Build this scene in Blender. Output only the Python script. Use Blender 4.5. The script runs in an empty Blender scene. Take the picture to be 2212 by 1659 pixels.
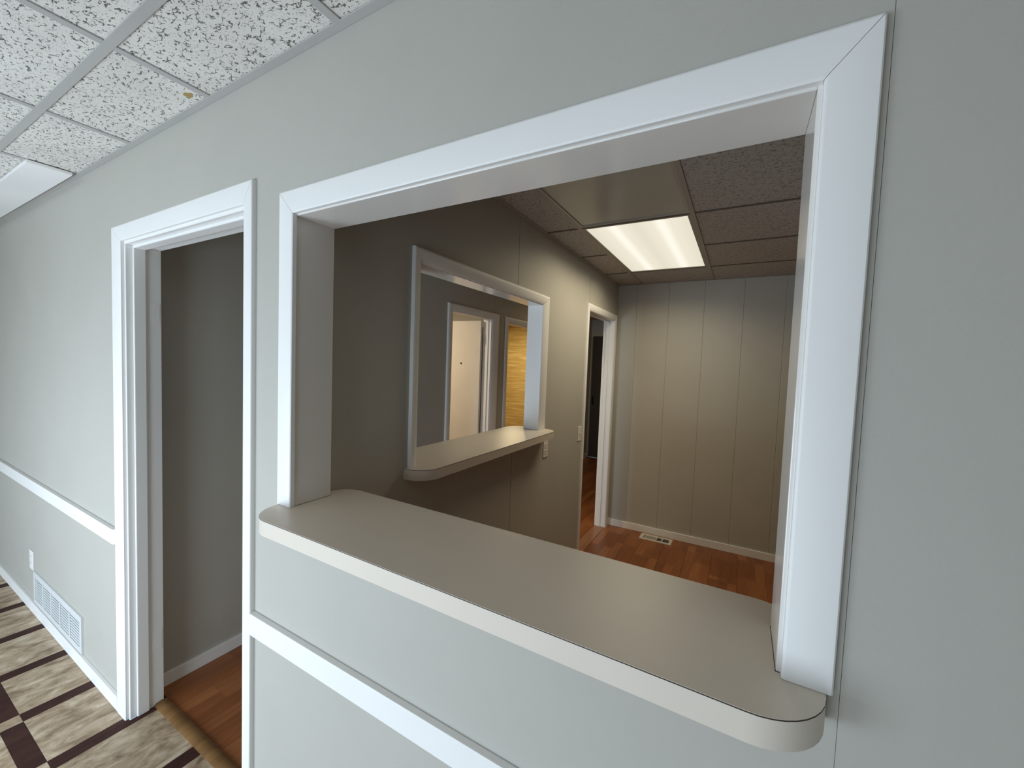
import bpy, bmesh, math, random
from mathutils import Matrix, Vector
random.seed(7)
sc = bpy.context.scene
col = sc.collection

# ------------------------------------------------------------------ camera
cam_d = bpy.data.cameras.new('camera')
cam_d.sensor_width = 36.0
cam_d.lens = 874.2 * 36.0 / 2212.0
cam_d.clip_start = 0.02
cam = bpy.data.objects.new('camera', cam_d)
col.objects.link(cam)
RR = ((0.869015, -0.491483, -0.057078), (0.493397, 0.869428, 0.025584), (0.037051, -0.050396, 0.998042))
M = Matrix(((RR[0][0], RR[0][2], -RR[0][1], 0.4244), (RR[1][0], RR[1][2], -RR[1][1], -0.6706),
            (RR[2][0], RR[2][2], -RR[2][1], 1.6009), (0, 0, 0, 1)))
cam.matrix_world = M
sc.camera = cam

# ------------------------------------------------------------------ light and exposure
vs = sc.view_settings
sc.display_settings.display_device = 'sRGB'
vs.view_transform = 'Standard'; vs.look = 'None'; vs.exposure = 0.0; vs.gamma = 1.0; vs.use_curve_mapping = False
sc.cycles.use_denoising = True
sc.cycles.max_bounces = 10
sc.cycles.diffuse_bounces = 6
world = bpy.data.worlds.new('overcast_sky')
sc.world = world
world.use_nodes = True
bg = world.node_tree.nodes['Background']
bg.inputs[0].default_value = (0.62, 0.80, 1.0, 1)
bg.inputs[1].default_value = 1.2


def area(name, loc, rot, sx, sy, energy, color, spread=180):
    d = bpy.data.lights.new(name, 'AREA')
    d.shape = 'RECTANGLE'; d.size = sx; d.size_y = sy
    d.energy = energy; d.color = color; d.spread = math.radians(spread)
    o = bpy.data.objects.new(name, d)
    o.location = loc; o.rotation_euler = rot
    col.objects.link(o)
    return o


YS = -2.15            # inner face of the street wall with the shop windows
DAY = (0.725, 0.86, 0.99)
R90 = math.radians(90)
# daylight lamps at three unseen shop windows, kept low to brighten the lower wall
WINDOWS = [(-4.7, -3.2, 0.05, 0.85), (-2.8, -1.2, 0.08, 1.45), (-0.95, 0.2, 0.08, 1.45)]
WINPOW = [12, 58, 23]
for (x0, x1, z0, z1), pw in zip(WINDOWS, WINPOW):
    area('window_daylight', ((x0 + x1) / 2, YS + 0.02, (z0 + z1) / 2), (R90, 0, 0), x1 - x0 - .08, z1 - z0 - .08, pw, DAY)
# fluorescent troffer of the office (prismatic lens: throws its light downwards)
LX0, LX1, LY0, LY1 = -0.4444, 0.1355, 1.655, 2.845
ZO = 2.4107
LAMP = (1.0, 0.86, 0.60)
area('troffer_light', ((LX0 + LX1) / 2, (LY0 + LY1) / 2, ZO - 0.004), (0, 0, 0), LX1 - LX0 - .02, LY1 - LY0 - .02, 11, LAMP, 155)
# bulbs in the two side rooms off the hall
area('side_room_bulb', (-2.75, 1.9, 2.30), (0, 0, 0), .25, .25, 26, (1.0, 0.83, 0.6))
area('end_room_bulb', (-2.75, 5.0, 2.30), (0, 0, 0), .25, .25, 24, (1.0, 0.82, 0.50))
area('hall_bulb', (-1.35, 4.6, 2.38), (0, 0, 0), .2, .2, 4.5, (1.0, 0.78, 0.42))


# ------------------------------------------------------------------ materials
def newmat(name):
    m = bpy.data.materials.new(name)
    m.use_nodes = True
    return m, m.node_tree, m.node_tree.nodes['Principled BSDF']


def N(nt, t, **kw):
    n = nt.nodes.new(t)
    for k, v in kw.items():
        setattr(n, k, v)
    return n


def ramp(nt, stops, interp='LINEAR'):
    r = N(nt, 'ShaderNodeValToRGB')
    e = r.color_ramp.elements
    r.color_ramp.interpolation = interp
    while len(e) < len(stops):
        e.new(0.5)
    for i, (p, c) in enumerate(stops):
        e[i].position = p
        e[i].color = (c[0], c[1], c[2], 1) if isinstance(c, (tuple, list)) else (c, c, c, 1)
    return r


def paint(name, c, rough=0.5, spec=0.4, bump=0.0, scale=250.0, mottle=0.04):
    m, nt, b = newmat(name)
    b.inputs['Roughness'].default_value = rough
    b.inputs['Specular IOR Level'].default_value = spec
    tc = N(nt, 'ShaderNodeTexCoord')
    n1 = N(nt, 'ShaderNodeTexNoise')
    n1.inputs['Scale'].default_value = 3.0
    n1.inputs['Detail'].default_value = 6
    nt.links.new(tc.outputs['Object'], n1.inputs['Vector'])
    lo = tuple(x * (1 - mottle) for x in c); hi = tuple(min(1, x * (1 + mottle)) for x in c)
    r = ramp(nt, [(0.3, lo), (0.7, hi)])
    nt.links.new(n1.outputs['Fac'], r.inputs[0])
    nt.links.new(r.outputs[0], b.inputs['Base Color'])
    if bump:
        n2 = N(nt, 'ShaderNodeTexNoise')
        n2.inputs['Scale'].default_value = scale
        n2.inputs['Detail'].default_value = 2
        nt.links.new(tc.outputs['Object'], n2.inputs['Vector'])
        bp = N(nt, 'ShaderNodeBump')
        bp.inputs['Strength'].default_value = bump
        bp.inputs['Distance'].default_value = 0.002
        nt.links.new(n2.outputs['Fac'], bp.inputs['Height'])
        nt.links.new(bp.outputs[0], b.inputs['Normal'])
    return m


WALLC = (0.480, 0.465, 0.418)
M_wall = paint('wall_paint', WALLC, 0.55, 0.35, 0.10, 180, 0.02)
M_trim = paint('trim_paint', (0.87, 0.865, 0.85), 0.42, 0.4, 0.05, 60, 0.015)
M_jamb = paint('jamb_paint', (0.78, 0.755, 0.72), 0.14, 0.6, 0.05, 60, 0.02)
M_lam = paint('almond_laminate', (0.74, 0.665, 0.575), 0.38, 0.4, 0.03, 400, 0.025)
M_phen = paint('phenolic_edge', (0.045, 0.03, 0.025), 0.5, 0.3)
M_plate = paint('ivory_plastic', (0.80, 0.77, 0.70), 0.35, 0.5)
M_black = paint('dark_void', (0.012, 0.010, 0.008), 0.7, 0.2)
M_regpaint = paint('register_enamel', (0.66, 0.61, 0.52), 0.4, 0.5)
M_ventpaint = paint('vent_enamel', (0.70, 0.72, 0.72), 0.4, 0.5)
M_duct = paint('duct_shade_grey', (0.16, 0.165, 0.17), 0.8, 0.1)  # grey standing in for the shade inside the wall duct
M_ocross = paint('dark_cross_tee', (0.13, 0.105, 0.08), 0.6, 0.2)  # office cross tees, coloured darker than the main tees
M_ogrid = paint('dull_grid_enamel', (0.40, 0.355, 0.30), 0.5, 0.3)
M_doorpaint = paint('door_paint', (0.72, 0.69, 0.63), 0.4, 0.4)
M_metal = paint('hinge_metal', (0.55, 0.53, 0.48), 0.35, 0.5)
M_grid = paint('grid_enamel', (0.47, 0.46, 0.445), 0.4, 0.4)
M_alu = paint('troffer_frame_metal', (0.40, 0.375, 0.33), 0.35, 0.5)
M_lensoff = paint('unlit_lens', (0.42, 0.40, 0.34), 0.25, 0.5, 0.05, 300)
M_dkdoor = paint('dark_brown_door', (0.05, 0.035, 0.022), 0.45, 0.4)
M_dull = paint('shell_paint', (0.45, 0.45, 0.43), 0.7, 0.2)
M_board = paint('gloss_white_board', (0.95, 0.95, 0.95), 0.25, 0.5)
M_concrete = paint('street_concrete', (0.4, 0.4, 0.4), 0.9, 0.1, 0.2, 30, 0.1)


def tile_material():
    m, nt, b = newmat('fissured_tile')
    b.inputs['Roughness'].default_value = 0.9
    b.inputs['Specular IOR Level'].default_value = 0.1
    tc = N(nt, 'ShaderNodeTexCoord'); oi = N(nt, 'ShaderNodeObjectInfo')
    mul = N(nt, 'ShaderNodeMath', operation='MULTIPLY'); mul.inputs[1].default_value = 37.0
    nt.links.new(oi.outputs['Random'], mul.inputs[0])
    add = N(nt, 'ShaderNodeVectorMath', operation='ADD')
    nt.links.new(tc.outputs['Object'], add.inputs[0]); nt.links.new(mul.outputs[0], add.inputs[1])
    mp = N(nt, 'ShaderNodeMapping'); mp.inputs['Scale'].default_value = (50, 72, 50)
    mp.inputs['Rotation'].default_value = (0, 0, 0.35)
    nt.links.new(add.outputs[0], mp.inputs['Vector'])
    wn = N(nt, 'ShaderNodeTexNoise'); wn.inputs['Scale'].default_value = 1.6; wn.inputs['Detail'].default_value = 2
    nt.links.new(mp.outputs[0], wn.inputs['Vector'])
    wm = N(nt, 'ShaderNodeMixRGB', blend_type='ADD'); wm.inputs[0].default_value = 0.9
    nt.links.new(mp.outputs[0], wm.inputs[1]); nt.links.new(wn.outputs['Color'], wm.inputs[2])
    vo = N(nt, 'ShaderNodeTexVoronoi', feature='DISTANCE_TO_EDGE'); vo.inputs['Scale'].default_value = 1.0
    nt.links.new(wm.outputs[0], vo.inputs['Vector'])
    rv = ramp(nt, [(0.035, 1.0), (0.075, 0.0)])
    nt.links.new(vo.outputs['Distance'], rv.inputs[0])
    mk = N(nt, 'ShaderNodeTexNoise'); mk.inputs['Scale'].default_value = 1.25; mk.inputs['Detail'].default_value = 1
    nt.links.new(mp.outputs[0], mk.inputs['Vector'])
    rm = ramp(nt, [(0.54, 0.0), (0.59, 1.0)])
    nt.links.new(mk.outputs['Fac'], rm.inputs[0])
    r1 = N(nt, 'ShaderNodeMath', operation='MULTIPLY')
    nt.links.new(rv.outputs[0], r1.inputs[0]); nt.links.new(rm.outputs[0], r1.inputs[1])
    n2 = N(nt, 'ShaderNodeTexNoise'); n2.inputs['Scale'].default_value = 260; n2.inputs['Detail'].default_value = 1
    nt.links.new(add.outputs[0], n2.inputs['Vector'])
    r2 = ramp(nt, [(0.66, 0.0), (0.72, 0.7)])
    nt.links.new(n2.outputs['Fac'], r2.inputs[0])
    mx = N(nt, 'ShaderNodeMath', operation='MAXIMUM')
    nt.links.new(r1.outputs[0], mx.inputs[0]); nt.links.new(r2.outputs[0], mx.inputs[1])
    n3 = N(nt, 'ShaderNodeTexNoise'); n3.inputs['Scale'].default_value = 7
    nt.links.new(add.outputs[0], n3.inputs['Vector'])
    basec = ramp(nt, [(0.35, (0.73, 0.695, 0.655)), (0.65, (0.80, 0.775, 0.725))])
    nt.links.new(n3.outputs['Fac'], basec.inputs[0])
    mix = N(nt, 'ShaderNodeMixRGB')
    mix.inputs[2].default_value = (0.17, 0.16, 0.15, 1)  # fissures and pinholes filled dark: shade of the holes put into colour
    nt.links.new(mx.outputs[0], mix.inputs[0]); nt.links.new(basec.outputs[0], mix.inputs[1])
    nt.links.new(mix.outputs[0], b.inputs['Base Color'])
    inv = N(nt, 'ShaderNodeMath', operation='SUBTRACT'); inv.inputs[0].default_value = 1.0
    nt.links.new(mx.outputs[0], inv.inputs[1])
    bp = N(nt, 'ShaderNodeBump'); bp.inputs['Strength'].default_value = 0.8; bp.inputs['Distance'].default_value = 0.003
    nt.links.new(inv.outputs[0], bp.inputs['Height']); nt.links.new(bp.outputs[0], b.inputs['Normal'])
    return m


M_tile = tile_material()
M_stain = paint('water_stain', (0.42, 0.30, 0.12), 0.9, 0.1)


def office_tile_material():
    m, nt, b = newmat('textured_office_tile')
    b.inputs['Roughness'].default_value = 0.9
    b.inputs['Specular IOR Level'].default_value = 0.1
    tc = N(nt, 'ShaderNodeTexCoord')
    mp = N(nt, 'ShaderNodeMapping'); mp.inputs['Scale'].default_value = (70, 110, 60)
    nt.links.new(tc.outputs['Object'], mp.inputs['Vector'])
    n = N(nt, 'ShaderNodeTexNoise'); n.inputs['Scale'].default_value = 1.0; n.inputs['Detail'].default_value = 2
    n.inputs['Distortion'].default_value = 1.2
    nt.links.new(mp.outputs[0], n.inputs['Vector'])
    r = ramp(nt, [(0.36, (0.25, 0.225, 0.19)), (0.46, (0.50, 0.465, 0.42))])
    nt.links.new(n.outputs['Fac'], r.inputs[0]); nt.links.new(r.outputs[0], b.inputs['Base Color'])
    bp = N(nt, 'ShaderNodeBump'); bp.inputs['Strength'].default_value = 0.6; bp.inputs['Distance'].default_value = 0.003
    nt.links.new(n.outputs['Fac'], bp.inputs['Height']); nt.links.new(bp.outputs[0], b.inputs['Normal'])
    return m


M_otile = office_tile_material()


def slate_material(name, stops, scale):
    m, nt, b = newmat(name)
    b.inputs['Roughness'].default_value = 0.42
    b.inputs['Specular IOR Level'].default_value = 0.4
    tc = N(nt, 'ShaderNodeTexCoord'); oi = N(nt, 'ShaderNodeObjectInfo')
    mul = N(nt, 'ShaderNodeMath', operation='MULTIPLY'); mul.inputs[1].default_value = 53.0
    nt.links.new(oi.outputs['Random'], mul.inputs[0])
    add = N(nt, 'ShaderNodeVectorMath', operation='ADD')
    nt.links.new(tc.outputs['Object'], add.inputs[0]); nt.links.new(mul.outputs[0], add.inputs[1])
    mp = N(nt, 'ShaderNodeMapping'); mp.inputs['Scale'].default_value = (scale * 1.7, scale * 0.85, scale)
    mp.inputs['Rotation'].default_value = (0, 0, 0.3)
    nt.links.new(add.outputs[0], mp.inputs['Vector'])
    n = N(nt, 'ShaderNodeTexNoise'); n.inputs['Scale'].default_value = 1.0; n.inputs['Detail'].default_value = 7
    n.inputs['Roughness'].default_value = 0.68; n.inputs['Distortion'].default_value = 0.5
    nt.links.new(mp.outputs[0], n.inputs['Vector'])
    r = ramp(nt, stops)
    nt.links.new(n.outputs['Fac'], r.inputs[0]); nt.links.new(r.outputs[0], b.inputs['Base Color'])
    bp = N(nt, 'ShaderNodeBump'); bp.inputs['Strength'].default_value = 0.25; bp.inputs['Distance'].default_value = 0.002
    nt.links.new(n.outputs['Fac'], bp.inputs['Height']); nt.links.new(bp.outputs[0], b.inputs['Normal'])
    return m


M_slate = slate_material('slate_vinyl', [(0.33, (0.19, 0.125, 0.075)), (0.45, (0.37, 0.27, 0.175)), (0.53, (0.47, 0.355, 0.24)), (0.68, (0.68, 0.56, 0.42))], 11)
M_brown = slate_material('brown_vinyl', [(0.3, (0.038, 0.016, 0.013)), (0.7, (0.070, 0.032, 0.026))], 8)
M_brown.node_tree.nodes['Principled BSDF'].inputs['Specular IOR Level'].default_value = 0.12
M_brown.node_tree.nodes['Principled BSDF'].inputs['Roughness'].default_value = 0.6


def wood_material(name, dark, mid, light, stave=True, rough=0.33, gscale=1.0):
    m, nt, b = newmat(name)
    b.inputs['Roughness'].default_value = rough
    b.inputs['Specular IOR Level'].default_value = 0.4
    tc = N(nt, 'ShaderNodeTexCoord'); oi = N(nt, 'ShaderNodeObjectInfo')
    mul = N(nt, 'ShaderNodeMath', operation='MULTIPLY'); mul.inputs[1].default_value = 11.0
    nt.links.new(oi.outputs['Random'], mul.inputs[0])
    add = N(nt, 'ShaderNodeVectorMath', operation='ADD')
    comb = N(nt, 'ShaderNodeCombineXYZ')
    nt.links.new(mul.outputs[0], comb.inputs['Y']); nt.links.new(mul.outputs[0], comb.inputs['Z'])
    nt.links.new(tc.outputs['Object'], add.inputs[0]); nt.links.new(comb.outputs[0], add.inputs[1])
    g = N(nt, 'ShaderNodeMapping'); g.inputs['Scale'].default_value = (38 * gscale, 3.2 * gscale, 8)
    nt.links.new(add.outputs[0], g.inputs['Vector'])
    n = N(nt, 'ShaderNodeTexNoise'); n.inputs['Scale'].default_value = 1.0; n.inputs['Detail'].default_value = 5
    n.inputs['Distortion'].default_value = 1.0
    nt.links.new(g.outputs[0], n.inputs['Vector'])
    val = n.outputs['Fac']
    if stave:
        sw = N(nt, 'ShaderNodeMapping'); sw.inputs['Rotation'].default_value = (0, 0, math.radians(90))
        nt.links.new(add.outputs[0], sw.inputs['Vector'])
        br = N(nt, 'ShaderNodeTexBrick')
        br.inputs['Scale'].default_value = 1.0
        br.inputs['Brick Width'].default_value = 0.34; br.inputs['Row Height'].default_value = 0.0645
        br.inputs['Mortar Size'].default_value = 0.0004
        br.inputs['Color1'].default_value = (0, 0, 0, 1); br.inputs['Color2'].default_value = (1, 1, 1, 1)
        br.inputs['Mortar'].default_value = (0.1, 0.1, 0.1, 1)
        br.offset = 0.37; br.offset_frequency = 1
        nt.links.new(sw.outputs[0], br.inputs['Vector'])
        mx = N(nt, 'ShaderNodeMixRGB'); mx.inputs[0].default_value = 0.45
        nt.links.new(n.outputs['Fac'], mx.inputs[1]); nt.links.new(br.outputs['Color'], mx.inputs[2])
        val = mx.outputs[0]
    r = ramp(nt, [(0.12, dark), (0.5, mid), (0.88, light)])
    nt.links.new(val, r.inputs[0]); nt.links.new(r.outputs[0], b.inputs['Base Color'])
    return m


M_plank = wood_material('cherry_laminate', (0.15, 0.046, 0.013), (0.275, 0.093, 0.030), (0.40, 0.16, 0.058))
M_oak = wood_material('oak_threshold', (0.12, 0.055, 0.018), (0.21, 0.105, 0.036), (0.29, 0.155, 0.06), stave=False, gscale=0.7)
M_redstrip = wood_material('reddish_transition', (0.24, 0.10, 0.05), (0.34, 0.16, 0.085), (0.42, 0.21, 0.12), stave=False)


def grass_material():
    m, nt, b = newmat('yellow_grasscloth')
    b.inputs['Roughness'].default_value = 0.8
    b.inputs['Specular IOR Level'].default_value = 0.15
    tc = N(nt, 'ShaderNodeTexCoord')
    mp = N(nt, 'ShaderNodeMapping'); mp.inputs['Scale'].default_value = (2.5, 2.5, 34)
    nt.links.new(tc.outputs['Object'], mp.inputs['Vector'])
    n = N(nt, 'ShaderNodeTexNoise'); n.inputs['Scale'].default_value = 1.0; n.inputs['Detail'].default_value = 6
    n.inputs['Distortion'].default_value = 0.6
    nt.links.new(mp.outputs[0], n.inputs['Vector'])
    r = ramp(nt, [(0.3, (0.50, 0.36, 0.14)), (0.55, (0.66, 0.50, 0.21)), (0.68, (0.82, 0.66, 0.34))])
    nt.links.new(n.outputs['Fac'], r.inputs[0]); nt.links.new(r.outputs[0], b.inputs['Base Color'])
    bp = N(nt, 'ShaderNodeBump'); bp.inputs['Strength'].default_value = 0.4; bp.inputs['Distance'].default_value = 0.01
    nt.links.new(n.outputs['Fac'], bp.inputs['Height']); nt.links.new(bp.outputs[0], b.inputs['Normal'])
    return m


M_grass = grass_material()


def diffuser_material():
    m, nt, b = newmat('lit_diffuser')
    nt.nodes.remove(b)
    e = N(nt, 'ShaderNodeEmission')
    tc = N(nt, 'ShaderNodeTexCoord'); sx = N(nt, 'ShaderNodeSeparateXYZ')
    nt.links.new(tc.outputs['Generated'], sx.inputs[0])
    base = (0.80, 0.745, 0.60)
    hot = (1.02, 0.97, 0.84)
    mid = (0.86, 0.805, 0.66)
    r = ramp(nt, [(0.0, base), (0.17, mid), (0.27, hot), (0.37, mid), (0.5, base), (0.64, mid), (0.74, hot), (0.84, mid), (1.0, base)], 'EASE')
    nt.links.new(sx.outputs['X'], r.inputs[0]); nt.links.new(r.outputs[0], e.inputs['Color'])
    e.inputs['Strength'].default_value = 1.0
    nt.links.new(e.outputs[0], nt.nodes['Material Output'].inputs['Surface'])
    return m


M_diff = diffuser_material()


def glass_material():
    m, nt, b = newmat('window_glass')
    b.inputs['Base Color'].default_value = (1, 1, 1, 1)
    b.inputs['Roughness'].default_value = 0.0
    b.inputs['Transmission Weight'].default_value = 1.0
    b.inputs['IOR'].default_value = 1.45
    return m


M_glass = glass_material()


# ------------------------------------------------------------------ helpers
def link_mesh(name, me, mat, parent=None, loc=None, matrix=None):
    o = bpy.data.objects.new(name, me)
    if mat is not None and not me.materials:
        me.materials.append(mat)
    col.objects.link(o)
    if loc is not None:
        o.location = loc
    if parent is not None:
        o.parent = parent
        if loc is not None:
            o.location = Vector(loc) - parent.matrix_world_loc if hasattr(parent, 'matrix_world_loc') else Vector(loc) - Vector(parent.location)
        else:
            o.location = -Vector(parent.location)
    return o


def finish(name, bm, mat, parent=None, loc=None, smooth=False, bevel=0.0, seg=2):
    bmesh.ops.recalc_face_normals(bm, faces=bm.faces)
    if bevel:
        es = [e for e in bm.edges if len(e.link_faces) == 2 and e.calc_face_angle() > 0.5]
        bmesh.ops.bevel(bm, geom=es, offset=bevel, segments=seg, affect='EDGES', profile=0.5, clamp_overlap=True)
    me = bpy.data.meshes.new(name)
    bm.to_mesh(me); bm.free()
    if smooth:
        for p in me.polygons:
            p.use_smooth = True
        try:
            me.set_sharp_from_angle(angle=math.radians(35))
        except Exception:
            pass
    return link_mesh(name, me, mat, parent, loc)


def bx(bm, x0, x1, y0, y1, z0, z1):
    v = [bm.verts.new((x, y, z)) for x in (x0, x1) for y in (y0, y1) for z in (z0, z1)]
    for f in ((0, 1, 3, 2), (4, 6, 7, 5), (0, 4, 5, 1), (2, 3, 7, 6), (0, 2, 6, 4), (1, 5, 7, 3)):
        bm.faces.new([v[i] for i in f])


def box(name, x0, x1, y0, y1, z0, z1, mat, parent=None, bevel=0.0, seg=2):
    bm = bmesh.new()
    bx(bm, min(x0, x1), max(x0, x1), min(y0, y1), max(y0, y1), min(z0, z1), max(z0, z1))
    return finish(name, bm, mat, parent, bevel=bevel, seg=seg)


def tag(o, label=None, cat=None, group=None, kind=None):
    if label: o['label'] = label
    if cat: o['category'] = cat
    if group: o['group'] = group
    if kind: o['kind'] = kind
    return o


def empty(name, loc, label=None, cat=None, group=None, kind=None):
    o = bpy.data.objects.new(name, None)
    o.location = loc; o.empty_display_size = 0.1
    col.objects.link(o)
    return tag(o, label, cat, group, kind)


def wall_mesh(name, a0, a1, z0, z1, holes, p0, p1, axis, mat, parent=None):
    """a wall slab running along axis 'x' or 'y' with rectangular openings (a0, a1, z0, z1); p0..p1 is its thickness"""
    us = sorted({a0, a1, *[min(max(h[i], a0), a1) for h in holes for i in (0, 1)]})
    ws = sorted({z0, z1, *[min(max(h[i], z0), z1) for h in holes for i in (2, 3)]})
    solid = {}
    for i in range(len(us) - 1):
        for j in range(len(ws) - 1):
            cu, cw = (us[i] + us[i + 1]) / 2, (ws[j] + ws[j + 1]) / 2
            solid[i, j] = not any(h[0] < cu < h[1] and h[2] < cw < h[3] for h in holes)
    bm = bmesh.new(); cache = {}

    def V(i, j, k):
        if (i, j, k) not in cache:
            p = (p0, p1)[k]
            cache[i, j, k] = bm.verts.new((us[i], p, ws[j]) if axis == 'x' else (p, us[i], ws[j]))
        return cache[i, j, k]
    for (i, j), s in solid.items():
        if not s:
            continue
        for k in (0, 1):
            bm.faces.new([V(i, j, k), V(i + 1, j, k), V(i + 1, j + 1, k), V(i, j + 1, k)])
        for di, dj, a, b_ in ((-1, 0, (i, j), (i, j + 1)), (1, 0, (i + 1, j), (i + 1, j + 1)), (0, -1, (i, j), (i + 1, j)), (0, 1, (i, j + 1), (i + 1, j + 1))):
            if not solid.get((i + di, j + dj), False):
                bm.faces.new([V(*a, 0), V(*b_, 0), V(*b_, 1), V(*a, 1)])
    return finish(name, bm, mat, parent)


def sweep_piece(name, O0, O1, I0, I1, prof, place, mat, parent):
    """one length of moulding: outer line O0-O1, inner line I0-I1 (u, v), profile of (s, h) across it"""
    bm = bmesh.new()
    ends = []
    for O, I in ((O0, I0), (O1, I1)):
        ends.append([bm.verts.new(place(O[0] + (I[0] - O[0]) * s, O[1] + (I[1] - O[1]) * s, h)) for s, h in prof])
    n = len(prof)
    for k in range(n):
        bm.faces.new([ends[0][k], ends[0][(k + 1) % n], ends[1][(k + 1) % n], ends[1][k]])
    bm.faces.new(ends[0]); bm.faces.new(ends[1][::-1])
    return finish(name, bm, mat, parent, smooth=True)


def flat_prof(t):
    return [(0, 0), (0, t * .82), (.035, t * .97), (.08, t), (.93, t), (.97, t * .95), (1, t * .8), (1, 0)]


def ranch_prof(t):
    return [(0, 0), (0, t * .8), (.06, t * .96), (.14, t), (.30, t), (.50, t * .95), (.70, t * .82), (.86, t * .62), (.96, t * .42), (1, t * .25), (1, 0)]


def casing(parent, u0, u1, v1, vb, wl, wr, wt, t, place, mat, prof=flat_prof, vbr=None):
    g = 0.0006
    vbr = vb if vbr is None else vbr
    P = prof(t)
    sweep_piece('casing', (u0, vb), (u0, v1 - g), (u0 + wl, vb), (u0 + wl, v1 - wt - g), P, place, mat, parent)
    sweep_piece('casing', (u0 + g, v1), (u1 - g, v1), (u0 + wl + g, v1 - wt), (u1 - wr - g, v1 - wt), P, place, mat, parent)
    sweep_piece('casing', (u1, v1 - g), (u1, vbr), (u1 - wr, v1 - wt - g), (u1 - wr, vbr), P, place, mat, parent)


PA = lambda u, v, h: (u, -h, v)
XB, XBH = -0.6815, -0.785           # office face and hall face of the partition
XH = -1.895                          # hall face of the left hall wall
PB = lambda u, v, h: (XB + h, u, v)
PH = lambda u, v, h: (XH + h, u, v)
ZC = 2.3907
T = 0.118
ZS = 1.1808
XL, XR = -5.2, 1.9
YC = 3.375
YE = 6.2

# ------------------------------------------------------------------ front wall with door opening and pass-through
wall_front = empty('wall_front', (0, 0, 0), 'pale grey-green painted partition wall around the doorway and the big pass-through', 'wall', kind='structure')
JL, JR, JT = -0.6395, 0.4900, 1.9757
DX0, DX1, DZ = -1.79, -0.886, 2.03
JX = 0.562
W1 = wall_mesh('panel', XL, JX - .0003, 0, 2.60, [(DX0 - .02, DX1 + .02, -1, DZ + .02), (JL - .018, JR + .018, ZS - .041, JT + .018)], 0, T, 'x', M_wall, wall_front)
W2 = wall_mesh('panel', JX + .0003, XR, 0, 2.60, [], 0, T, 'x', M_wall, wall_front)
box('panel_backing', JX - .03, JX + .03, T + .0005, T + .004, 0, 2.4, M_wall, wall_front)

# pass-through lining and casing
win = empty('window_1', ((JL + JR) / 2, 0, ZS), 'large white-cased pass-through opening above the long counter', 'window', kind='structure')
box('jamb', JL - .018, JL, 0.0, T, ZS, JT + .018, M_jamb, win, .0015)
box('jamb', JR, JR + .018, 0.0, T, ZS, JT + .018, M_jamb, win, .0015)
box('head', JL, JR, 0.0, T, JT, JT + .018, M_jamb, win, .0015)
casing(win, -0.6962, 0.5528, 2.0413, ZS + .0005, .0600, .0574, .0619, .0135, PA, M_trim)

# doorway in the front wall
d1 = empty('door_1', ((DX0 + DX1) / 2, T / 2, 0), 'white-cased open doorway left of the pass-through, leading into the dim hall', 'doorway', kind='structure')
SY0, SY1, SP = 0.022, 0.063, 0.012
box('jamb', DX0 - .02, DX0, 0, T, 0.0, DZ, M_trim, d1, .002)
box('jamb', DX1, DX1 + .02, 0, T, 0.0, DZ, M_trim, d1, .002)
box('head', DX0 - .02, DX1 + .02, 0, T, DZ, DZ + .02, M_trim, d1, .002)
box('stop', DX0, DX0 + SP, SY0, SY1, 0.001, DZ - .0005, M_trim, d1, .003)
box('stop', DX1 - SP, DX1, SY0, SY1, 0.001, DZ - .0005, M_trim, d1, .003)
box('stop', DX0 + SP, DX1 - SP, SY0, SY1, DZ - SP, DZ - .0005, M_trim, d1, .003)
casing(d1, -1.8925, -0.8317, 2.1039, 0.0, .0921, .0437, .0637, .0135, PA, M_trim)
for zc in (1.755, 0.30):
    hl = box('hinge_leaf', DX0 + .0002, DX0 + .0016, .078, .112, zc - .045, zc + .045, M_trim, d1, .0005)
    for k in (-1, 0, 1):
        bm = bmesh.new()
        bmesh.ops.create_cone(bm, cap_ends=True, segments=12, radius1=.0036, radius2=.0028, depth=.0014,
                              matrix=Matrix.Translation((DX0 + .0022, .095 + .007 * (abs(k) - .5), zc + k * .030)) @ Matrix.Rotation(R90, 4, 'Y'))
        s = finish('screw', bm, M_trim, None)
        s.parent = hl
        s.location = -Vector(d1.location) + Vector(d1.location)

# chair rails and baseboard of the front wall
def rail(name, x0, x1, z0, z1, t, tl, tr, label):
    bm = bmesh.new()
    pts = [(x0, 0), (x0, -.004 if tl else -t), (x0 + (tl or 0), -t), (x1 - (tr or 0), -t), (x1, -.004 if tr else -t), (x1, 0)]
    out = []
    for p in pts:
        if not out or (abs(p[0] - out[-1][0]) + abs(p[1] - out[-1][1])) > 1e-6:
            out.append(p)
    lo = [bm.verts.new((x, y, z0)) for x, y in out]; hi = [bm.verts.new((x, y, z1)) for x, y in out]
    n = len(out)
    for k in range(n):
        bm.faces.new([lo[k], lo[(k + 1) % n], hi[(k + 1) % n], hi[k]])
    bm.faces.new(lo[::-1]); bm.faces.new(hi)
    o = finish(name, bm, M_trim, bevel=.0018, seg=2)
    return tag(o, label, 'trim', kind='structure')


rail('trim_1', XL + .001, -1.8935, .7514, .8176, .0173, 0, .020, 'white chair rail left of the doorway')
rail('trim_2', -0.8308, XR - .001, .7514, .8176, .0173, 0, 0, 'white chair rail under the long counter')
tag(box('baseboard_left', XL + .001, -1.8935, -.0136, 0, 0, .0632, M_trim, None, .002), 'white baseboard left of the doorway', 'baseboard', kind='structure')
tag(box('baseboard_front', -0.8308, XR - .001, -.0136, 0, 0, .0632, M_trim, None, .002), 'white baseboard right of the doorway', 'baseboard', kind='structure')

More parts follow.
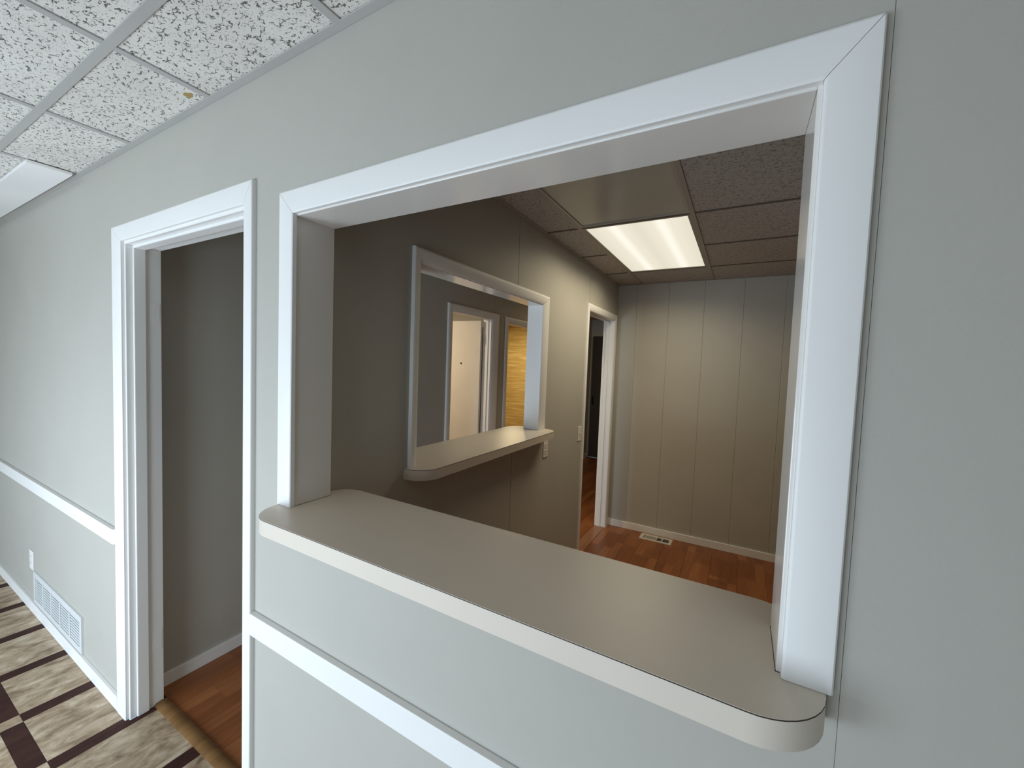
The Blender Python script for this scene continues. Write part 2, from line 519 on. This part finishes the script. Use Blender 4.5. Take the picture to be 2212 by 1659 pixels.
# ------------------------------------------------------------------ partition (office left wall), hall wall, office back wall
P1, P2, PT, PI1, PI2, PIT, PZ = 0.4848, 1.7136, 2.0316, 0.5271, 1.6344, 1.9755, 1.1837
J1, J2, JZ = 0.531, 1.640, 1.972
D3A, D3B, D3Z = 2.512, 3.262, 2.052
wall_left = empty('wall_left', (XB, 0, 0), 'taupe-looking partition wall on the left of the office, holding the small pass-through', 'wall', kind='structure')
GY = [1.312, 2.515]
holesB = [(J1 - .016, J2 + .016, PZ - .041, JZ + .016), (D3A - .016, D3B + .016, -1, D3Z + .016)]
cuts = [T + .0005] + GY + [YC - .0005]
for a, b in zip(cuts[:-1], cuts[1:]):
    wall_mesh('panel', a + (.0022 if a in GY else 0), b - (.0022 if b in GY else 0), 0, 2.60, holesB, XBH + .006, XB, 'y', M_wall, wall_left)
wall_mesh('panel_backing', T + .0005, YC - .0005, 0, 2.60, holesB, XBH, XBH + .0055, 'y', M_wall, wall_left)

win2 = empty('window_2', (XB, (P1 + P2) / 2, PZ), 'small white-cased pass-through between office and hall', 'window', kind='structure')
box('jamb', XBH, XB, J1 - .016, J1, PZ, JZ + .016, M_trim, win2, .0015)
box('jamb', XBH, XB, J2, J2 + .016, PZ, JZ + .016, M_trim, win2, .0015)
box('head', XBH, XB, J1, J2, JZ, JZ + .016, M_jamb, win2, .0015)
casing(win2, P1, P2, PT, PZ + .0005, PI1 - P1, P2 - PI2, PT - PIT, .0165, PB, M_trim, ranch_prof)

d3 = empty('door_3', (XB, (D3A + D3B) / 2, 0), 'white-cased narrow-looking doorway in the far corner of the office', 'doorway', kind='structure')
box('jamb', XBH, XB, D3A - .016, D3A, 0, D3Z, M_trim, d3, .0015)
box('jamb', XBH, XB, D3B, D3B + .016, 0, D3Z, M_trim, d3, .0015)
box('head', XBH, XB, D3A - .016, D3B + .016, D3Z, D3Z + .016, M_trim, d3, .0015)
box('stop', XBH + .028, XBH + .060, D3B - .011, D3B, 0.004, D3Z - .0005, M_trim, d3, .002)
box('stop', XBH + .028, XBH + .060, D3A, D3A + .011, 0.004, D3Z - .0005, M_trim, d3, .002)
box('stop', XBH + .028, XBH + .060, D3A + .011, D3B - .011, D3Z - .011, D3Z - .0005, M_trim, d3, .002)
casing(d3, 2.4571, 3.3167, 2.1088, 0.0, .056, .055, .057, .0165, PB, M_trim, ranch_prof)

wall_back = empty('wall_back', (0, YC, 0), 'grooved panel wall at the back of the office, greyish taupe', 'wall', kind='structure')
gx = [XB - .10, -.50, -.205, .099, .410, .712, 1.01, 1.31, 1.61, XR + .05]
for a, b in zip(gx[:-1], gx[1:]):
    bm = bmesh.new(); bx(bm, a + .0001, b - .0001, YC, YC + .008, 0, 2.60)
    finish('panel', bm, M_wall, wall_back, bevel=.003, seg=1)
box('panel_backing', gx[0], gx[-1], YC + .0082, YC + .06, 0, 2.60, M_wall, wall_back)
tag(box('baseboard_back', XB + .001, XR - .001, YC - .0136, YC, 0, .066, M_trim, None, .002), 'white baseboard along the back wall of the office', 'baseboard', kind='structure')

# hall wall with its two doorways
E2A, E2B, E2Z = 2.290, 2.945, 2.060
E3A, E3B, E3Z = 3.305, 4.05, 2.050
wall_hall = empty('wall_hall', (XH, 0, 0), 'dark grey-looking left wall of the hall seen through the doorway', 'wall', kind='structure')
holesH = [(E2A - .016, E2B + .016, -1, E2Z + .016), (E3A - .016, E3B + .016, -1, E3Z + .016)]
cuts = [T + .0005, 3.0, YE]
for a, b in zip(cuts[:-1], cuts[1:]):
    wall_mesh('panel', a + (.0012 if a == 3.0 else 0), b - (.0012 if b == 3.0 else 0), 0, 2.60, holesH, XH - .10, XH, 'y', M_wall, wall_hall)
for a, b in ((T + .001, 2.212), (3.082, 3.229), (4.126, YE - .001)):
    nm = 'baseboard_hall'
    tag(box(nm, XH, XH + .0136, a, b, 0, .0632, M_trim, None, .002), 'white baseboard at the foot of the hall wall' if a < 1 else ('short white baseboard between the two hall doorways' if a < 3.2 else 'white baseboard far down the hall'), 'baseboard', kind='structure')
d4 = empty('door_4', (XH, (E2A + E2B) / 2, 0), 'white-cased hall doorway with a cream door standing open, seen through the small pass-through', 'door', kind='structure')
for (ea, eb, ez, dd) in ((E2A, E2B, E2Z, d4),):
    box('jamb', XH - .10, XH, ea - .016, ea, 0, ez, M_trim, dd, .0015)
    box('jamb', XH - .10, XH, eb, eb + .016, 0, ez, M_trim, dd, .0015)
    box('head', XH - .10, XH, ea - .016, eb + .016, ez, ez + .016, M_trim, dd, .0015)
    box('stop', XH - .060, XH - .030, eb - .011, eb, 0.004, ez - .0005, M_trim, dd, .002)
casing(d4, 2.2128, 3.0803, 2.1270, 0.0, .072, .125, .074, .018, PH, M_trim, ranch_prof)
# open door leaf, hung on the far jamb and swung into the side room
slab = box('door_leaf', -.66, 0, -.035, 0, 0.012, 2.040, M_doorpaint, None, .0015)
slab.parent = d4
slab.matrix_parent_inverse = Matrix.Identity(4)
slab.location = Vector((XH - .101, E2B - .012, 0)) - Vector(d4.location)
slab.rotation_euler = (0, 0, math.radians(4))
for zc in (1.86, 0.25):
    bm = bmesh.new()
    bmesh.ops.create_cone(bm, cap_ends=True, segments=12, radius1=.007, radius2=.007, depth=.09, matrix=Matrix.Translation((.004, -.041, zc)))
    h = finish('hinge', bm, M_plate); h.parent = slab; h.location = (0, 0, 0)
bm = bmesh.new()
bmesh.ops.create_cone(bm, cap_ends=True, segments=10, radius1=.008, radius2=.006, depth=.012, matrix=Matrix.Translation((-.235, -.040, 1.585)) @ Matrix.Rotation(R90, 4, 'X'))
h = finish('latch_mark', bm, M_black); h.parent = slab; h.location = (0, 0, 0)  # small dark latch mark on the door leaf

d5 = empty('door_5', (XH, (E3A + E3B) / 2, 0), 'tan-looking cased doorway to the yellow room, at the right edge of the small pass-through', 'doorway', kind='structure')
box('jamb', XH - .10, XH, E3A - .016, E3A, 0, E3Z, M_trim, d5, .0015)
box('jamb', XH - .10, XH, E3B, E3B + .016, 0, E3Z, M_trim, d5, .0015)
box('head', XH - .10, XH, E3A - .016, E3B + .016, E3Z, E3Z + .016, M_trim, d5, .0015)
casing(d5, 3.2303, 4.1253, 2.1230, 0.0, .069, .069, .070, .014, PH, M_trim, ranch_prof)

# far end of the hall with a dark door
wall_end = wall_mesh('wall_end', XH - .10, XBH + 1.3, 0, 2.60, [(-1.90, -1.08, -1, 2.13)], YE, YE + .1, 'x', M_wall)
tag(wall_end, 'dark end wall of the hall seen through the far office doorway', 'wall', kind='structure')
d6 = empty('door_6', (-1.5, YE, 0), 'dark brown closed door at the far end of the hall', 'door', kind='structure')
box('jamb', -1.895, -1.870, YE + .0, YE + .1, 0, 2.125, M_ogrid, d6, .002)
box('jamb', -1.105, -1.082, YE + .0, YE + .1, 0, 2.125, M_ogrid, d6, .002)
leaf = box('door_leaf', -1.866, -1.108, YE + .030, YE + .070, .0012, 2.1285, M_dkdoor, d6, .002)
pl = box('lock_plate', -1.845, -1.815, YE + .024, YE + .029, .93, 1.08, M_black, d6, .001)

# shell of the unseen rooms
def shell(name, x0, x1, y0, y1, z0, z1, label, mat=None):
    return tag(box(name, x0, x1, y0, y1, z0, z1, mat or M_dull), label, 'wall', kind='structure')


shell('wall_right', XR, XR + .1, YS, YC, 0, 2.60, 'right side wall of front room and office', M_wall)
shell('wall_outer', XL - .1, XL, YS, T, 0, 2.60, 'far left side wall of the front room', M_wall)
shell('wall_hall_right', XBH, XBH + .1, YC + .061, YE, 0, 2.60, 'right wall of the hall beyond the office', M_wall)
shell('wall_side_room', -3.9, -3.8, T, YE, 0, 2.60, 'outer wall of the side rooms off the hall', M_grass)
shell('wall_side_near', -3.8, XH - .1, T + .0005, T + .1, 0, 2.60, 'near wall of the side room off the hall', M_wall)
shell('wall_side_middle', -3.8, XH - .1005, 3.10, 3.18, 0, 2.60, 'wall between the two side rooms', M_wall)
shell('wall_side_far', -3.8, XH - .1005, 6.0, 6.1, 0, 2.60, 'far wall of the yellow side room', M_grass)
ws = wall_mesh('wall_street', XL - .1, XR + .1, 0, 2.60, [(a, b, c, d) for a, b, c, d in WINDOWS], YS - .12, YS, 'x', M_wall)
tag(ws, 'street wall with the shop windows behind the camera', 'wall', kind='structure')
for k, (x0, x1, z0, z1) in enumerate(WINDOWS):
    w = empty('window_%d' % (3 + k), ((x0 + x1) / 2, YS - .06, z0), 'shop window in the street wall, pane %s from the left' % ('first', 'second', 'third')[k], 'window', kind='structure')
    box('pane', x0 + .04, x1 - .04, YS - .068, YS - .060, z0 + .04, z1 - .04, M_glass, w)
    for q in ((x0, x0 + .04, z0, z1), (x1 - .04, x1, z0, z1), (x0 + .04, x1 - .04, z0, z0 + .04), (x0 + .04, x1 - .04, z1 - .04, z1)):
        box('frame', q[0], q[1], YS - .09, YS - .04, q[2], q[3], M_alu, w, .002)
tag(box('ground', -14, 10, -16, YS - .121, -.12, -.02, M_concrete), 'concrete pavement outside the shop windows', 'pavement', kind='structure')

# ------------------------------------------------------------------ floors
floor = tag(box('floor', XL - .1, XR + .1, YS, 0.0, -.10, -.004, M_brown), 'beige slate-look vinyl floor with dark brown strips in the front room', 'floor', kind='structure')
mesh_cache = {}


def floor_piece(name, x0, x1, y0, y1, mat, parent, ztop=0.0, th=.0038, bev=.0005):
    w, h = round(x1 - x0, 4), round(y1 - y0, 4)
    if w < .004 or h < .004:
        return None
    key = (name, w, h)
    if key not in mesh_cache:
        bm = bmesh.new(); bx(bm, 0, w, 0, h, -th, 0)
        bmesh.ops.recalc_face_normals(bm, faces=bm.faces)
        es = [e for e in bm.edges if e.verts[0].co.z > -th / 2 and e.verts[1].co.z > -th / 2]
        bmesh.ops.bevel(bm, geom=es, offset=bev, segments=1, affect='EDGES')
        me = bpy.data.meshes.new(name); bm.to_mesh(me); bm.free(); me.materials.append(mat)
        mesh_cache[key] = me
    o = bpy.data.objects.new(name, mesh_cache[key])
    col.objects.link(o); o.parent = parent
    o.location = (x0 - parent.location[0], y0 - parent.location[1], ztop - parent.location[2])
    return o


PX, SW, G = 0.3955, 0.0635, 0.0006
XC, YCN = -1.790, -0.2665
DOORY = .084


def clip_add(name, x0, x1, y0, y1, mat):
    x0, x1 = max(x0, XL), min(x1, XR)
    y0 = max(y0, YS)
    for e in (DX0, DX1):                       # pieces under a door jamb are cut at it
        if x0 < e - 1e-4 < e + 1e-4 < x1 and y1 > 0:
            clip_add(name, x0, e, y0, y1, mat); clip_add(name, e, x1, y0, y1, mat)
            return
    lim = DOORY if (x0 + x1) / 2 > DX0 and (x0 + x1) / 2 < DX1 else -.0005
    y1 = min(y1, lim)
    if x1 - x0 < .01 or y1 - y0 < .01:
        return
    floor_piece(name, x0 + (0 if x0 == DX1 else G), x1 - (0 if x1 == DX0 else G), y0 + G, y1 - G, mat, floor)


for i in range(-9, 10):
    xs = XC + i * PX
    for j in range(-6, 2):
        ys = YCN + j * PX
        clip_add('corner_square', xs - SW / 2, xs + SW / 2, ys - SW / 2, ys + SW / 2, M_slate)
        clip_add('brown_strip', xs + SW / 2, xs + PX - SW / 2, ys - SW / 2, ys + SW / 2, M_brown)
        clip_add('brown_strip', xs - SW / 2, xs + SW / 2, ys + SW / 2, ys + PX - SW / 2, M_brown)
        clip_add('floor_tile', xs + SW / 2, xs + PX - SW / 2, ys + SW / 2, ys + PX - SW / 2, M_slate)

box('doorway_floor', DX0, DX1, 0, .0855, -.10, -.004, M_brown, floor)
floor2 = tag(box('floor', -3.9, XR + .1, .0855, YE + .1, -.10, -.0085, M_dkdoor), 'reddish cherry laminate plank floor of hall and office', 'floor', kind='structure')


def planks(x0, x1, y0, y1):
    x = x0; r = 0
    while x < x1 - .01:
        xe = min(x + .194, x1)
        y = y0 - (r * .43) % 1.2
        while y < y1 - .005:
            a, b = max(y, y0), min(y + 1.2, y1)
            if b - a > .02:
                floor_piece('plank', x + .0004, xe - .0004, a + .0004, b - .0004, M_plank, floor2, 0.0, .008, .0006)
            y += 1.2
        x = xe; r += 1


planks(XH + .0005, XBH - .0005, .132, YE)
planks(XB + .0005, XR - .0005, T + .001, YC - .0005)
planks(-3.79, XH - .1005, T + .11, 3.09)
planks(-3.79, XH - .1005, 3.19, 5.99)
tag(box('floor', XH - .1, XH, .1, YE, -.10, -.001, M_dkdoor), 'dark strip of floor beneath the hall wall doorways', 'floor', kind='structure')
# oak threshold under the doorway and reddish transition strip in the far doorway
bm = bmesh.new()
prof = [(.0815, -.003), (.0815, .004), (.090, .0095), (.108, .012), (.122, .0105), (.1305, .005), (.1305, -.003)]
ends = [[bm.verts.new((x, y, z)) for y, z in prof] for x in (DX0 + .0005, DX1 - .0005)]
for k in range(len(prof)):
    bm.faces.new([ends[0][k], ends[0][(k + 1) % len(prof)], ends[1][(k + 1) % len(prof)], ends[1][k]])
bm.faces.new(ends[0]); bm.faces.new(ends[1][::-1])
th = finish('threshold', bm, M_oak, smooth=True)
tag(th, 'golden oak threshold strip lying across the doorway between vinyl and wood floor', 'threshold')
th2 = box('transition_strip', XBH - .0, XB + .0, D3A + .0005, D3B - .0005, -.003, .0035, M_redstrip, None, .002)
tag(th2, 'pinkish brown transition strip on the floor of the far office doorway', 'threshold')

# ------------------------------------------------------------------ ceilings
ceil = tag(box('ceiling', XL - .1, XR + .1, YS - .1, T, ZC + .20, ZC + .25, M_dull), 'suspended ceiling of white fissured tiles in the front room', 'ceiling', kind='structure')
TX = [-.4531 - .61 * k for k in range(-4, 9)]
TY = [-.249, -.859, -1.469]
XT = [XR] + TX + [XL]
YT = [0.0] + TY + [YS]
hw = .012
tile_cache = {}


def ceil_tile(x0, x1, y0, y1, z, parent, mat):
    key = (round(x1 - x0, 3), round(y1 - y0, 3), mat.name)
    if key not in tile_cache:
        bm = bmesh.new(); bx(bm, 0, x1 - x0, 0, y1 - y0, 0, .015)
        bmesh.ops.recalc_face_normals(bm, faces=bm.faces)
        me = bpy.data.meshes.new('ceiling_tile'); bm.to_mesh(me); bm.free(); me.materials.append(mat)
        tile_cache[key] = me
    o = bpy.data.objects.new('ceiling_tile', tile_cache[key]); col.objects.link(o); o.parent = parent
    o.location = (x0, y0, z)
    return o


stained = None
for a, b in zip(XT[1:], XT[:-1]):
    for c, d in zip(YT[1:], YT[:-1]):
        if b - a > .02 and d - c > .02:
            t = ceil_tile(a + .004, b - .004, c + .004, d - .004, ZC + .0045, ceil, M_tile)
            if abs(b - TX[5]) < 1e-6 and d == 0.0:
                stained = t
for y in TY:
    box('grid_tee', XL, XR, y - hw, y + hw, ZC, ZC + .004, M_grid, ceil, .001)
for x in TX:
    for c, d in zip(YT[1:], YT[:-1]):
        box('grid_tee', x - hw, x + hw, c + hw, d - hw if d < 0 else d - .022, ZC + .0004, ZC + .004, M_grid, ceil, .001)
box('wall_angle', XL, XR, -.022, -.0003, ZC, ZC + .003, M_grid, ceil, .0008)
# small brown water spot near the wall
bm = bmesh.new()
c0 = Vector((-1.115, -.052, ZC + .0035))
ring = []
for k in range(14):
    an = 2 * math.pi * k / 14
    rr = .011 * (1 + .45 * math.sin(3 * an + 1) * random.random())
    ring.append((c0.x + rr * 1.5 * math.cos(an), c0.y + rr * math.sin(an)))
lo = [bm.verts.new((x, y, c0.z)) for x, y in ring]; hi = [bm.verts.new((x, y, c0.z + .0009)) for x, y in ring]
for k in range(14):
    bm.faces.new([lo[k], lo[(k + 1) % 14], hi[(k + 1) % 14], hi[k]])
bm.faces.new(lo[::-1]); bm.faces.new(hi)
finish('stain', bm, M_stain, ceil)
# white board fixed under the tiles along the wall, far left
tag(box('ceiling_board', XL + .05, -2.262, -.172, -.034, ZC - .014, ZC - .0005, M_board, None, .002), 'bright white board fixed under the ceiling tiles along the wall at far left', 'board')

ceil2 = tag(box('ceiling', -3.9, XR + .1, T + .0005, YE + .1, ZO + .20, ZO + .25, M_dull), 'tiled drop ceiling of the office and hall, brownish in the dim light', 'ceiling', kind='structure')
OX = [-.457, .156, .766, 1.376]
OY = [.410, 1.020, 1.635, 2.245, 2.855]
XO = [XB] + OX + [XR]
YO = [T] + OY + [YC]
for i, (a, b) in enumerate(zip(XO[:-1], XO[1:])):
    for j, (c, d) in enumerate(zip(YO[:-1], YO[1:])):
        if i == 1 and 1 <= j <= 4:
            continue
        ceil_tile(a + .004, b - .004, c + .004, d - .004, ZO + .0045, ceil2, M_otile)
for x in OX:
    box('grid_tee', x - hw, x + hw, T, YC, ZO, ZO + .004, M_ogrid, ceil2, .001)
for i, (a, b) in enumerate(zip(XO[:-1], XO[1:])):
    for y in OY:
        if i == 1 and y in (OY[1], OY[3]):
            continue
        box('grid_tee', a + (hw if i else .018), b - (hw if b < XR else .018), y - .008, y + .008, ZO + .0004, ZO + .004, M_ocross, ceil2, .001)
box('wall_angle', XB, XB + .018, T, YC, ZO, ZO + .003, M_ogrid, ceil2, .0008)
box('wall_angle', XB + .018, XR, YC - .018, YC, ZO, ZO + .003, M_ogrid, ceil2, .0008)
box('ceiling_panel', XH - .1, XBH, T + .001, YE, ZO, ZO + .03, M_otile, ceil2)
box('ceiling_panel', -3.8, XH - .1, T + .001, YE, ZO, ZO + .03, M_dull, ceil2)


def troffer(name, x0, x1, y0, y1, lens, fm, label):
    t = empty(name, ((x0 + x1) / 2, (y0 + y1) / 2, ZO), label, 'ceiling light')
    f = .014
    bm = bmesh.new()
    for q in ((x0, x1, y0, y0 + f), (x0, x1, y1 - f, y1), (x0, x0 + f, y0 + f, y1 - f), (x1 - f, x1, y0 + f, y1 - f)):
        bx(bm, *q, ZO + .001, ZO + .012)
    bmesh.ops.remove_doubles(bm, verts=bm.verts, dist=1e-5)
    finish('frame', bm, fm, t)
    box('diffuser', x0 + f, x1 - f, y0 + f, y1 - f, ZO + .006, ZO + .009, lens, t)
    box('housing', x0 + .004, x1 - .004, y0 + .004, y1 - .004, ZO + .02, ZO + .10, M_alu, t)
    return t


t1 = troffer('ceiling_light', OX[0] + hw, OX[1] - hw, OY[2] + hw, OY[4] - hw, M_diff, M_ogrid, 'glowing two-tube troffer ceiling light over the far half of the office')
t2 = troffer('ceiling_light', OX[0] + hw, OX[1] - hw, OY[0] + hw, OY[2] - hw, M_lensoff, M_alu, 'unlit dark troffer ceiling light next to the glowing one')

# ------------------------------------------------------------------ counters
def arc(cx, cy, r, a0, a1, n=10):
    return [(cx + r * math.cos(math.radians(a0 + (a1 - a0) * k / n)), cy + r * math.sin(math.radians(a0 + (a1 - a0) * k / n))) for k in range(n + 1)]


def offset_poly(pts, d):
    n = len(pts); out = []
    for k in range(n):
        p0, p, p1 = Vector(pts[k - 1]), Vector(pts[k]), Vector(pts[(k + 1) % n])
        e0 = (p - p0).normalized(); e1 = (p1 - p).normalized()
        n0 = Vector((e0.y, -e0.x)); n1 = Vector((e1.y, -e1.x))
        m = (n0 + n1)
        m = m / max(m.length_squared / 2, .3) if m.length > 1e-6 else n0
        q = p + m * d
        out.append((q.x, q.y))
    return out


def prism(name, pts, z0, z1, mat, parent, bevel=0.0):
    bm = bmesh.new()
    lo = [bm.verts.new((x, y, z0)) for x, y in pts]; hi = [bm.verts.new((x, y, z1)) for x, y in pts]
    n = len(pts)
    for k in range(n):
        f = bm.faces.new([lo[k], lo[(k + 1) % n], hi[(k + 1) % n], hi[k]])
    bm.faces.new(lo[::-1]); bm.faces.new(hi)
    bmesh.ops.recalc_face_normals(bm, faces=bm.faces)
    bmesh.ops.triangulate(bm, faces=[f for f in bm.faces if len(f.verts) > 4])
    return finish(name, bm, mat, parent, smooth=True)


def counter(name, outline, z, h, loc, label):
    t = empty(name, loc, label, 'counter')
    prism('edge_band', outline, z - h, z - .0022, M_lam, t)
    prism('edge_line', offset_poly(outline, .0003), z - .0022, z - .0006, M_phen, t)
    prism('laminate_top', outline, z - .0006, z, M_lam, t)
    return t


r = .085
e = .0006
CF, CB = -.0993, .1996
out1 = []
out1 += [(JL + e, 0 - e), (-.690, -e)]
out1 += arc(-.690 + r, -.0145, r, 180, 270)[0:] if False else arc(-.690 + r, CF + r, r, 180, 270)
out1 += arc(.5455 - .092, CF + .092, .092, 270, 360)
out1 += [(.5455, -e), (JR - e, -e), (JR - e, T + e), (.545, T + e)]
out1 += arc(.545 - .075, CB - .075, .075, 0, 90)
out1 += arc(XB + .002 + .075, CB - .075, .075, 90, 180)
out1 += [(XB + .002, T + e), (JL + e, T + e)]
seen = []
for p in out1:
    if not seen or (abs(p[0] - seen[-1][0]) + abs(p[1] - seen[-1][1])) > 1e-4:
        seen.append(p)
counter('counter', seen, ZS, .041, ((JL + JR) / 2, .05, ZS - .041), 'long almond laminate counter shelf with rounded corners under the big pass-through')

X0F, X1F = -.905, -.580
out2 = [(XB + e, J1 + e), (XB + e, .466)]
out2 += arc(X1F - .085, .466 + .085, .085, 270, 360)
out2 += arc(X1F - .085, 1.727 - .085, .085, 0, 90)
out2 += [(XB + e, 1.727), (XB + e, J2 - e), (XBH - e, J2 - e), (XBH - e, 1.727)]
out2 += arc(X0F + .085, 1.727 - .085, .085, 90, 180)
out2 += arc(X0F + .085, .466 + .085, .085, 180, 270)
out2 += [(XBH - e, .466), (XBH - e, J1 + e)]
seen = []
for p in out2:
    if not seen or (abs(p[0] - seen[-1][0]) + abs(p[1] - seen[-1][1])) > 1e-4:
        seen.append(p)
counter('counter', seen, PZ, .041, (XB - .05, 1.1, PZ - .041), 'narrow almond laminate shelf with rounded ends in the small pass-through')

# ------------------------------------------------------------------ small things
def outlet(name, c, place, label, cat, kind, mat):
    t = empty(name, place(c[0], c[1], 0), label, cat)
    w, h = .035, .0575

    def slab_(nm, u, v, hu, hv, d0, d1, m, par, bev=.001):
        p = place(u - hu, v - hv, d0); q = place(u + hu, v + hv, d1)
        o = box(nm, p[0], q[0], p[1], q[1], p[2], q[2], m, None, bev)
        o.parent = par; o.location = -Vector(t.location)
        return o
    slab_('cover_plate', c[0], c[1], w, h, .0002, .0052, mat, t, .0015)
    if kind == 'outlet':
        for s in (-1, 1):
            f = slab_('socket', c[0], c[1] + s * .0205, .0165, .0140, .0052, .0072, mat, t, .0008)
            for q in (-1, 1):
                sl = slab_('slot', c[0] + q * .0062, c[1] + s * .0205 + .002, .0011, .0045, .0070, .0075, M_black, f, 0)
                sl.location = (0, 0, 0)
    else:
        slab_('toggle_frame', c[0], c[1], .006, .0125, .0052, .0062, mat, t, .0004)
        slab_('toggle', c[0], c[1] + .003, .004, .007, .006, .016, mat, t, .001)
    for s in ((0,) if kind == 'outlet' else (-.030, .030)):
        slab_('screw', c[0], c[1] + s, .0028, .0028, .0052, .0066, M_metal, t, .0008)
    return t


outlet('outlet', (1.764, 1.046), PB, 'ivory duplex outlet on the partition under the far end of the narrow shelf', 'outlet', 'outlet', M_plate)
outlet('light_switch', (2.408, 1.060), PB, 'ivory toggle light switch beside the far office doorway', 'switch', 'switch', M_plate)
outlet('outlet', (-3.243, .309), PA, 'white wall outlet just above the left end of the wall vent', 'outlet', 'outlet', M_trim)

# wall vent (return grille) near the floor
VX0, VX1, VZ0, VZ1 = -3.187, -2.363, .068, .258
vent = empty('wall_vent', ((VX0 + VX1) / 2, 0, VZ0), 'white-painted metal return air grille low on the wall left of the doorway', 'vent')
fw = .028
bm = bmesh.new()
NB = 5
bw = (VX1 - VX0 - 2 * fw)
cell = bw / NB
def vgrid():
    us = [VX0, VX0 + fw]
    for k in range(1, NB):
        us += [VX0 + fw + k * cell - .009, VX0 + fw + k * cell + .009]
    us += [VX1 - fw, VX1]
    return us
us = vgrid()
holes = [(us[2 * k + 1], us[2 * k + 2], VZ0 + fw, VZ1 - fw) for k in range(NB)]
box('duct_shade_sheet', VX0 + .02, VX1 - .02, -.0004, -.0001, VZ0 + .02, VZ1 - .02, M_duct, vent)  # flat sheet on the wall, coloured as the shade behind the louvers
f = wall_mesh('frame', VX0, VX1, VZ0, VZ1, holes, -.008, -.0004, 'x', M_ventpaint, vent)
for (a, b, c, d) in holes:
    bm = bmesh.new()
    n = 9
    for k in range(n):
        z = c + (d - c) * (k + .5) / n
        v = [bm.verts.new(p) for p in ((a, -.0066, z - .0042), (b, -.0066, z - .0042), (b, -.0030, z - .001), (a, -.0030, z - .001),
                                       (a, -.0058, z - .0042), (b, -.0058, z - .0042), (b, -.0024, z - .0009), (a, -.0024, z - .0009))]
        for q in ((0, 1, 2, 3), (7, 6, 5, 4), (0, 4, 5, 1), (2, 6, 7, 3), (1, 5, 6, 2), (0, 3, 7, 4)):
            bm.faces.new([v[i] for i in q])
    lo = finish('louver_bank', bm, M_ventpaint, vent); lo['kind'] = 'stuff'

# floor register beside the back wall of the office
FX0, FX1, FY0, FY1 = -.330, -.048, 3.203, 3.338
reg = empty('floor_register', ((FX0 + FX1) / 2, (FY0 + FY1) / 2, 0), 'cream metal floor register lying against the back baseboard of the office', 'vent')
ix0, ix1, iy0, iy1 = FX0 + .028, FX1 - .024, FY0 + .030, FY1 - .030
b1a, b1b = ix0 + (ix1 - ix0) * .495, ix0 + (ix1 - ix0) * .535
b2a, b2b = ix0 + (ix1 - ix0) * .715, ix0 + (ix1 - ix0) * .75
bm = bmesh.new()
def hframe(x0, x1, y0, y1, holes, z0, z1, name, mat, parent):
    o = wall_mesh(name, x0, x1, y0, y1, holes, z0, z1, 'x', mat, None)
    for v in o.data.vertices:
        x, y, z = v.co
        v.co = (x, z, y)
    o.data.update()
    o.data.flip_normals()
    o.parent = parent; o.location = -Vector(parent.location)
    return o
banks = [(ix0, b1a, iy0, iy1), (b1b, b2a, iy0, iy1), (b2b, ix1, iy0, iy1)]
hframe(FX0, FX1, FY0, FY1, banks, .0005, .006, 'frame', M_regpaint, reg)
box('duct_shade_sheet', ix0 - .004, ix1 + .004, iy0 - .004, iy1 + .004, .0002, .0004, M_black, reg)  # flat black sheet painted as the shade down inside the register
for bi, (a, b, c, d) in enumerate(banks):
    n = (10, 5, 7)[bi]
    bm = bmesh.new()
    for k in range(n):
        x = a + (b - a) * (k + (.9 if bi == 0 else .5)) / n
        w = ((b - a) / n) * (.30 if bi == 0 else .06)
        if bi == 0 and k == n - 1:
            w *= .5; x -= .004
        bx(bm, x - w, min(x + w * .8, b), c, d, .0006 if bi else .002, .0052 if bi == 0 else .0038)
    lv = finish('louver_bank', bm, M_regpaint, reg); lv['kind'] = 'stuff'
